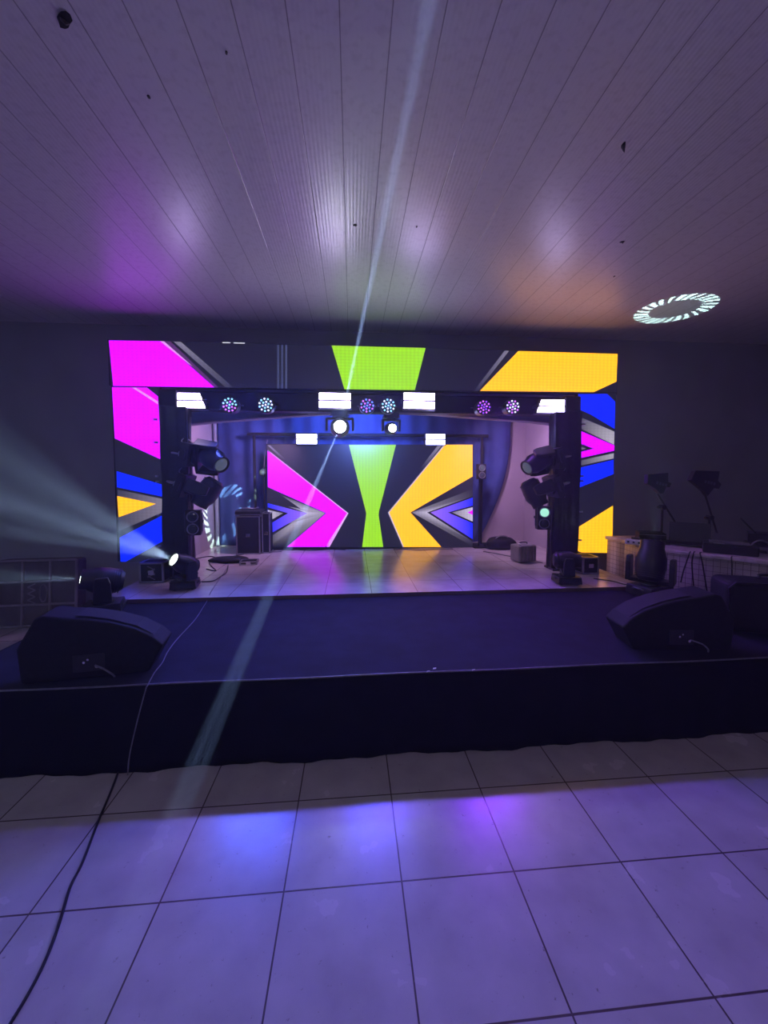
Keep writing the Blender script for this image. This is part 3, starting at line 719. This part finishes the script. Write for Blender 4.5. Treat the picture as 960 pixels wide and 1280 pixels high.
# big ribbed case on the hall floor at the left
t = thing('ribbed_case', 'large dull ribbed case on the floor left of the stage, handle in its middle', 'case', (-3.30, 4.22, 0), (math.radians(-5), 0, math.radians(3)))
MB().box((0, .09, .36), (.78, .16, .70)).build('body', 'casebrown', t, bevel=.03)
mb = MB()
for x in (-.38, -.13, .13, .38): mb.box((x, .0, .36), (.022, .022, .68))
for z in (.02, .24, .48, .70): mb.box((0, .0, z), (.76, .022, .022))
mb.build('rib', 'caserib', t, bevel=.006)
mb = MB(); mb.tube([(.08+.035*math.cos(a_), -.018, .36+.09*math.sin(a_)) for a_ in [i*PI/8 for i in range(16)]], .008, 6, closed=True); mb.build('handle', 'caserib', t, smooth=True)
mb = MB()
for k in range(6): mb.box((-.05, .006, .27+k*.034), (.08, .006, .012), Matrix.Rotation(.45*(-1)**k, 3, 'Y'))
mb.build('worn_marking', 'caserib', t)
# tall rack left of the back screen
t = flight_case('tall dark equipment rack case left of the back screen', (-1.50, 5.80, ZS+.001), 0, .34, .3, .56)
t = thing('power_amplifier', 'flat dark amplifier on top of the tall rack case', 'amplifier', (-1.50, 5.80, ZS+.563))
MB().box((0, 0, .045), (.36, .3, .07)).build('body', 'black', t, bevel=.006)
mb = MB(); mb.box((0, -.152, .07), (.36, .006, .008)); mb.box((0, -.152, .015), (.36, .006, .008)); mb.build('front_rail', 'alu', t)
mb = MB(); mb.tube(smoothpts([(-.12, -.1, .095), (-.02, -.12, .11), (.08, -.08, .10), (.14, -.1, .12)], 4), .008, 6); mb.build('coiled_lead', 'cablegrey', t, smooth=True)
t = flight_case('narrow dark case standing just right of the tall rack case', (-1.26, 5.84, ZS+.001), 0, .12, .26, .60)
# soft black bag
def blob(name, m_, loc, dims, seed, label, cat):
    rnd = random.Random(seed); mb = MB(); nu, nv = 28, 12; rows = []
    for j in range(nv+1):
        ph = PI*j/nv; row = []
        for i in range(nu):
            th = 2*PI*i/nu
            k = 1+.08*math.sin(3*th+seed)+.06*math.sin(5*th+2*ph)+.05*math.sin(9*th+seed*2)*math.sin(ph)
            z = math.cos(ph); z = max(-.75, z)
            row.append(mb.v((dims[0]/2*k*math.sin(ph)**.6*math.cos(th), dims[1]/2*k*math.sin(ph)**.6*math.sin(th), dims[2]*(z+.75)/1.75)))
        rows.append(row)
    for a, b_ in zip(rows, rows[1:]):
        for i in range(nu): mb.f([a[i], a[(i+1) % nu], b_[(i+1) % nu], b_[i]])
    bmesh.ops.remove_doubles(mb.bm, verts=mb.bm.verts[:], dist=.0005)
    t = thing(name, label, cat, loc); mb.build('bag_body', m_, t, smooth=True); return t
t = blob('duffel_bag', 'fabric', (2.30, 5.78, ZS), (.46, .3, .19), 3, 'slumped black bag on the stage floor right of the back screen', 'bag')
mb = MB(); mb.tube(smoothpts([(-.12, -.06, .15), (-.05, -.1, .215), (.06, -.08, .21), (.12, -.04, .16)], 5), .010, 6); mb.build('strap', 'grey', t, smooth=True)
# ribbed grey case
t = thing('ribbed_box', 'small grey ribbed box on the tiles behind the right wrapped column', 'case', (2.27, 4.90, ZS+.001), (0, 0, .25))
MB().box((0, 0, .12), (.27, .2, .22)).build('body', 'grey', t, bevel=.02)
mb = MB()
for k in range(6): mb.box((-.115+k*.046, -.10, .12), (.018, .014, .20))
mb.build('rib', 'caserib', t, bevel=.004)
mb = MB(); mb.tube(smoothpts([(-.06, 0, .23), (-.05, 0, .255), (.05, 0, .255), (.06, 0, .23)], 4), .008, 6); mb.build('handle', 'black', t, smooth=True)
mb = MB(); mb.lathe([(0, .022), (.02, .022), (.028, .0)], (-.1, -.05, .23), (0, 0, 1), 12); mb.build('knob', 'white', t)

# ================================================================== BACKDROP CURTAIN
t = thing('backdrop_curtain', 'dark blue cloth backdrop hung across the back of the stage, right edge swept inward', 'curtain', (.2, 6.38, ZS))
mb = MB(Matrix.Translation((-.2, -6.38, -ZS))); rows = []
for k in range(25):
    z = 2.88-(2.88-ZS-.01)*k/24; xr = 2.70-.55*(max(0, (k-6)/18))**2.0; row = []
    for i in range(181):
        u = i/180; x = -2.14+(xr+2.14)*u
        row.append(mb.v((x, 6.38+.025*math.sin(u*95+.3*math.sin(k*.4))+.012*math.sin(u*37+k*.1), z)))
    rows.append(row)
for a, b_ in zip(rows, rows[1:]):
    for i in range(180): mb.f([a[i], a[i+1], b_[i+1], b_[i]])
o = mb.build('cloth', 'curtain', t, smooth=True); sd = o.modifiers.new('cloth', 'SOLIDIFY'); sd.thickness = .004
mb = MB(Matrix.Translation((-.2, -6.38, -ZS))); mb.cyl((-2.17, 6.36, ZS+.01), (-2.17, 6.36, 2.86), .028); mb.build('side_pole', 'pole', t, smooth=True)

# ================================================================== COUNTER
fr_ = [(3.15, 4.22), (3.11, 3.95), (3.18, 3.66), (3.36, 3.36), (3.68, 3.03), (4.1, 2.66), (4.7, 2.25)]
bk_ = [(5.1, 2.75), (4.5, 3.25), (4.05, 3.72), (3.75, 4.15), (3.56, 4.48), (3.12, 4.48)]
t = thing('bar_counter', 'low curved counter faced with small square tiles, stone slab on top, at the right', 'counter', (3.6, 3.6, 0))
T0 = Matrix.Translation((-3.6, -3.6, 0))
mb = MB(T0); uvl = mb.bm.loops.layers.uv.new('UVMap'); per = fr_+bk_; acc = 0
def inset(pts, k): c = Vector((sum(p_[0] for p_ in pts)/len(pts), sum(p_[1] for p_ in pts)/len(pts))); return [tuple(Vector(p_)+(c-Vector(p_)).normalized()*k) for p_ in pts]
body = inset(per, .03)
bot = [mb.v((*p_, 0)) for p_ in body]; tp = [mb.v((*p_, .80)) for p_ in body]
for i in range(len(body)):
    j = (i+1) % len(body); ln = (Vector(body[j])-Vector(body[i])).length
    f = mb.f([bot[i], bot[j], tp[j], tp[i]])
    for lp_, uv in zip(f.loops, ((acc, 0), (acc+ln, 0), (acc+ln, .8), (acc, .8))): lp_[uvl].uv = uv
    acc += ln
mb.f(tp); mb.build('tiled_body', 'countertile', t)
mb = MB(T0); mb.prism(per, fl, .80, .84); mb.build('stone_slab', 'marble', t, bevel=.008)
CT = .841
# things on the counter
def boxy(name, label, cat, loc, rz, dims, m_, extras=()):
    t = thing(name, label, cat, loc, (0, 0, rz))
    MB().box((0, 0, dims[2]/2), dims).build('body', m_, t, bevel=min(dims)*.12)
    for nm, mm, c, d_ in extras: MB().box(c, d_).build(nm, mm, t, bevel=min(d_)*.2)
    return t
q = boxy('power_strip', 'small white junction box lying at the left end of the counter', 'power strip', (3.06, 3.90, CT), -.9, (.17, .08, .05), 'white',
     [('socket_face', 'glass', (x_, -.041, .027), (.02, .006, .02)) for x_ in (-.05, 0, .05)])
q = boxy('light_console', 'thin dark lighting desk with faders, right of the white junction box', 'console', (3.32, 4.00, CT), -.6, (.34, .24, .03), 'black',
     [('fader_strip', 'grey', (-.1+k*.05, 0, .031), (.008, .16, .006)) for k in range(5)])
# laptop
t = thing('laptop', 'dark laptop with lid open, in the middle of the counter below the right stand lamp', 'laptop', (3.60, 3.80, CT), (0, 0, -.75))
MB().box((0, 0, .012), (.36, .25, .02)).build('keyboard_base', 'black', t, bevel=.004)
MB().box((0, .155, .12), (.36, .012, .22), Matrix.Rotation(-.3, 3, 'X')).build('lid', 'black', t, bevel=.004)
q = boxy('audio_mixer', 'dark sloped audio mixer at the front of the counter, with a bright label on it', 'mixer', (3.66, 3.42, CT), -.75, (.40, .30, .09), 'black',
     [('label_strip', 'alu', (-.08, -.1, .093), (.08, .02, .004))] + [('knob_row', 'grey', (0, -.05+.05*k, .093), (.3, .012, .008)) for k in range(4)])
q = boxy('cable_box', 'dark square case behind the mixer, between laptop and lamp stand', 'case', (3.42, 4.12, CT), -.5, (.26, .24, .10), 'black_matte', [('lid_edge', 'grey', (0, -.121, .08), (.26, .004, .005))])
# wireless receivers with antennas at the right end
t = thing('wireless_receiver', 'dark radio receiver with two raised antennas at the right end of the counter', 'receiver', (4.08, 3.36, CT+.091), (0, 0, -.8))
MB().box((0, 0, .05), (.40, .22, .09)).build('body', 'black', t, bevel=.006)
for s_ in (-1, 1): MB().cyl((s_*.14, -.08, .09), (s_*.24-.02, -.08, .24), .006).build('antenna', 'black', t)
t = thing('rack_unit', 'dark flat rack unit under the radio receiver', 'rack unit', (4.08, 3.36, CT), (0, 0, -.8))
MB().box((0, 0, .045), (.44, .26, .085)).build('body', 'black', t, bevel=.006)
MB().box((0, -.132, .045), (.36, .006, .03)).build('front_panel', 'grey', t)
t = thing('headphones', 'grey headphones lying on the counter left of the radio receiver', 'headphones', (3.83, 3.28, CT+.012), (math.radians(10), 0, -.6))
mb = MB(); mb.tube([(.065*math.cos(a_), 0, .065+.065*math.sin(a_)) for a_ in [PI*i/12-.35 for i in range(16)]], .008, 8); mb.build('headband', 'grey', t, smooth=True)
for s_ in (-1, 1): MB().lathe([(0, .03), (.012, .034), (.03, .03)], (s_*.066-s_*.012, 0, .035), (s_, 0, 0), 16).build('ear_cup', 'grey', t, smooth=True)

# lamps on boom stands behind the counter
def boom(label, pxs, Y, s_, headpoly, post_to):
    """pxs: joint, boom tail, head mount in px on plane Y"""
    j, tail, mount = [aY(*q_, Y) for q_ in pxs]
    base = Vector((j.x, Y, post_to)); t = thing('stand_lamp', label, 'lamp on stand', base); o = base
    MB().cyl((0, 0, .02), j-o, .011).build('post', 'black_matte', t)
    mb = MB(); mb.lathe([(0, .11), (.015, .11), (.022, .03), (.05, .016)], n=20); mb.build('round_base', 'black', t, smooth=True)
    MB().cyl(tail-o, mount-o, .010).build('boom_arm', 'black', t)
    mb = MB(); mb.lathe([(-.03, .028), (.03, .028)], j-o, (0, 1, 0), 12); mb.box(j-o+Vector((-.03, 0, .0)), (.06, .02, .025)); mb.build('clamp_knob', 'black', t)
    pts = [aY(*q_, Y)-o for q_ in headpoly]
    mb = MB(); mb.prism([(p_.x, p_.z) for p_ in pts], lambda u, v, t_: (u, t_, v), -.03, .03); mb.build('lamp_head', 'black', t, bevel=.006)
    c = sum(pts, Vector())/len(pts)
    mb = MB()
    for k in range(4): mb.box((c.x-.06+k*.035, -.0315, c.z+.02-.008*k), (.022, .003, .03), Matrix.Rotation(.3, 3, 'Y'))
    mb.build('faded_marking', 'orangecap', t)
    return t
boom('lamp on a boom stand behind the counter, the left and lower of two', [(828, 634), (847, 658), (822, 618)], 4.05, 1,
     [(808, 593), (833, 591), (833, 602), (837, 604), (835, 609), (831, 608), (827, 617), (823, 617), (817, 611), (807, 605)], CT)
boom('lamp on a boom stand behind the counter, the right and higher of two', [(887, 647), (896, 666), (878, 608)], 3.95, 1,
     [(867, 588), (897, 589), (895, 601), (899, 605), (896, 611), (890, 610), (882, 620), (878, 614), (861, 600)], CT)

# ================================================================== CABLES
ZT = ZS+.006
cable('floor_cable', [(p_.x, p_.y, .006) for p_ in [aZ(*q_, 0) for q_ in ((148, 966), (138, 992), (122, 1030), (103, 1080), (88, 1110), (76, 1150), (60, 1195), (38, 1240), (8, 1290))]],
      .0055, 'cable', 'thick black cable running across the floor tiles toward the camera at the left')
up_ = [aZ(*q_, ZP) for q_ in ((259, 752), (253, 762), (243, 777), (222, 800), (210, 816), (203, 830), (193, 843), (184, 860))]
pts = [(p_.x, p_.y, ZT+.003) for p_ in [aZ(*q_, ZS) for q_ in ((288, 700), (283, 712), (272, 728), (263, 742))]] + [(p_.x, p_.y, ZP+.010) for p_ in up_]
e_ = pts[-1]; pts += [(e_[0]-.01, YP-.035, ZP-.01), (e_[0]-.03, 2.145, .24), (e_[0]-.04, 2.085, .10), (-1.19, 2.055, .01)]
cable('thin_cable', pts, .0035, 'cablegrey', 'thin pale cable winding over the black carpet and down the skirt at the left')
def stage_cable(px, label, m_='cable', r=.006):
    cable('stage_cable', [(p_.x, p_.y, ZT+.001) for p_ in [aZ(*q_, ZS) for q_ in px]], r, m_, label)
stage_cable([(252, 728), (266, 727), (275, 722), (283, 716), (285, 708)], 'black cable leaving the left floor moving head light')
stage_cable([(258, 712), (270, 714), (264, 708), (262, 702), (270, 698), (290, 696)], 'black cable looping on the tiles behind the left moving head light')
stage_cable([(345, 687), (365, 686.5), (382, 688.5), (400, 688), (415, 687), (432, 688)], 'thin cable lying along the foot of the back screen under the magenta chevron', r=.005)
stage_cable([(492, 687.5), (505, 686.8), (522, 688), (545, 687), (566, 686.8)], 'thin cable lying along the foot of the back screen under the yellow chevron', r=.005)
stage_cable([(240, 700), (262, 696), (278, 699), (300, 694), (330, 691), (352, 690)], 'black cables bunched on the floor behind the left column')
stage_cable([(604, 690), (618, 692), (632, 695), (645, 697), (650, 700)], 'thin cable between the black bag and the grey ribbed box')
stage_cable([(742, 724), (765, 727), (780, 731), (800, 733)], 'black cable on the tiles leading to the counter at the right')
t = blob('cable_heap', 'fabric', (-1.62, 5.2, ZS), (.5, .25, .07), 5, 'low dark heap of cables and a box behind the left column', 'cables')
flight_case('flat black box lying on the tiles behind the left moving head light', (-1.33, 5.05, ZS+.001), .1, .22, .16, .05)
for px_, lb in (((533, 842), 'small white scrap lying near the front edge of the black carpet, left one'), ((541, 838), 'small white scrap lying near the front edge of the black carpet, right one'), ((590, 840), 'tiny pale scrap on the carpet edge, apart from the other two')):
    q_ = aZ(*px_, ZP); o = MB().prism([(0, 0), (.02, .004), (.024, .014), (.006, .012)], fl, 0, .004).build('paper_scrap', 'white'); o.location = (q_.x, q_.y, ZP+.006); tag(o, lb, 'scrap')
# hanging counter cables
def hang(px0, px1, Z0, label, Y=None, sag=.03):
    a = aZ(*px0, .845); n_ = len(px1)
    pts = [a+Vector((.03, .02, .006)), a+Vector((-.012, -.014, .004))]
    for q_ in px1:
        d_ = ray(*q_); tt = (a.y-.035)/d_.y; pts.append(Vector((d_.x*tt, a.y-.035, EYE+d_.z*tt)))
    cable('hanging_cable', pts, .006, 'cable', label)
hang((862, 691), [(858, 703), (854, 715), (851, 728)], 0, 'black cable hanging over the counter edge, nearest the big moving head light')
hang((867, 691), [(865, 703), (866, 722), (868, 741)], 0, 'thick dark cable hanging down the counter front above the wedge monitor')
hang((875, 692), [(878, 704), (881, 722), (884, 740)], 0, 'black cable hanging down the counter front right of the thick one')
hang((914, 697), [(915, 706), (915, 718), (919, 731)], 0, 'thin dark cable hanging on the counter front above the padded case')

# ================================================================== CEILING DAMAGE
def torn(px, py, s_, label, hangz=.0, rz=0, name='ceiling_tear'):
    p_ = aZ(px, py, ZC); t = thing(name, label, 'damage', (p_.x, p_.y, ZC-.003), (0, 0, rz))
    rnd = random.Random(int(px)); pts = []
    for i in range(11):
        th = 2*PI*i/11; r_ = s_*(.6+.5*rnd.random()); pts.append((r_*math.cos(th)*.6, r_*math.sin(th)))
    MB().prism(pts, fl, -.0015, .002).build('gap', 'hole', t)
    if hangz:
        mb = MB(); mb.prism([(-.35*s_, 0), (.5*s_, .1*s_), (.3*s_, -.5*hangz), (.1*s_, -hangz), (-.3*s_, -.6*hangz)], lambda u, v, t_: (u, t_+.3*v, v), -.004, .002)
        mb.build('flap', 'flake', t)
    return t
torn(80, 24, .040, 'ragged dark hole torn in a ceiling board at the top left', .02, .8)
torn(779, 181, .022, 'dark flap of board hanging from the ceiling at the upper right', .05, -.3)
torn(186, 120, .012, 'small chipped spot on the ceiling below the big tear', .012)
torn(283, 65, .009, 'tiny chip in the ceiling near the top, left of the middle', .008)
torn(444, 281, .016, 'small chip in the ceiling above the green part of the LED arch', .01, 1.2)
torn(521, 283, .009, 'tiny chip in the ceiling right of the small middle chip')
torn(778, 302, .018, 'small chip in the ceiling above the ring of light', .012, 1.2)
torn(768, 345, .012, 'tiny chip in the ceiling just over the ring of light')

# ================================================================== OTHER BEAMS
# ring pattern on the stage's left wall, from an added spot without a fixture
pr = aY(276, 640, 6.3); s0 = Vector((-.75, 5.2, 2.25))
g = spot('pattern_lamp', None, s0, pr-s0, 900, (.6, 1, .75), 22.0, .05, .004); gobo(g, 'ring', 11)
# violet patch on the carpet
pc = aZ(558, 790, ZP); s1 = Vector((1.57, 4.38, 2.35))
g = spot('violet_lamp', None, s1, pc-s1, 14, (.30, .12, 1), 8, .6, .01); gobo(g, 'rays', 4)
# blue fill added to tint the curtain, not tied to any fixture
spot('blue_fill', None, (.2, 5.25, 2.30), (-.25, 1, -.25), 250, (.14, .24, 1), 150, 1, .1)
for x_, dx in ((-.9, -1), (1.7, 1)):   # extra violet fill, added to brighten the side walls of the niche
    spot('violet_fill', None, (x_, 5.2, 2.30), (dx, .55, -.9), 105, (.85, .50, 1), 140, 1, .1)
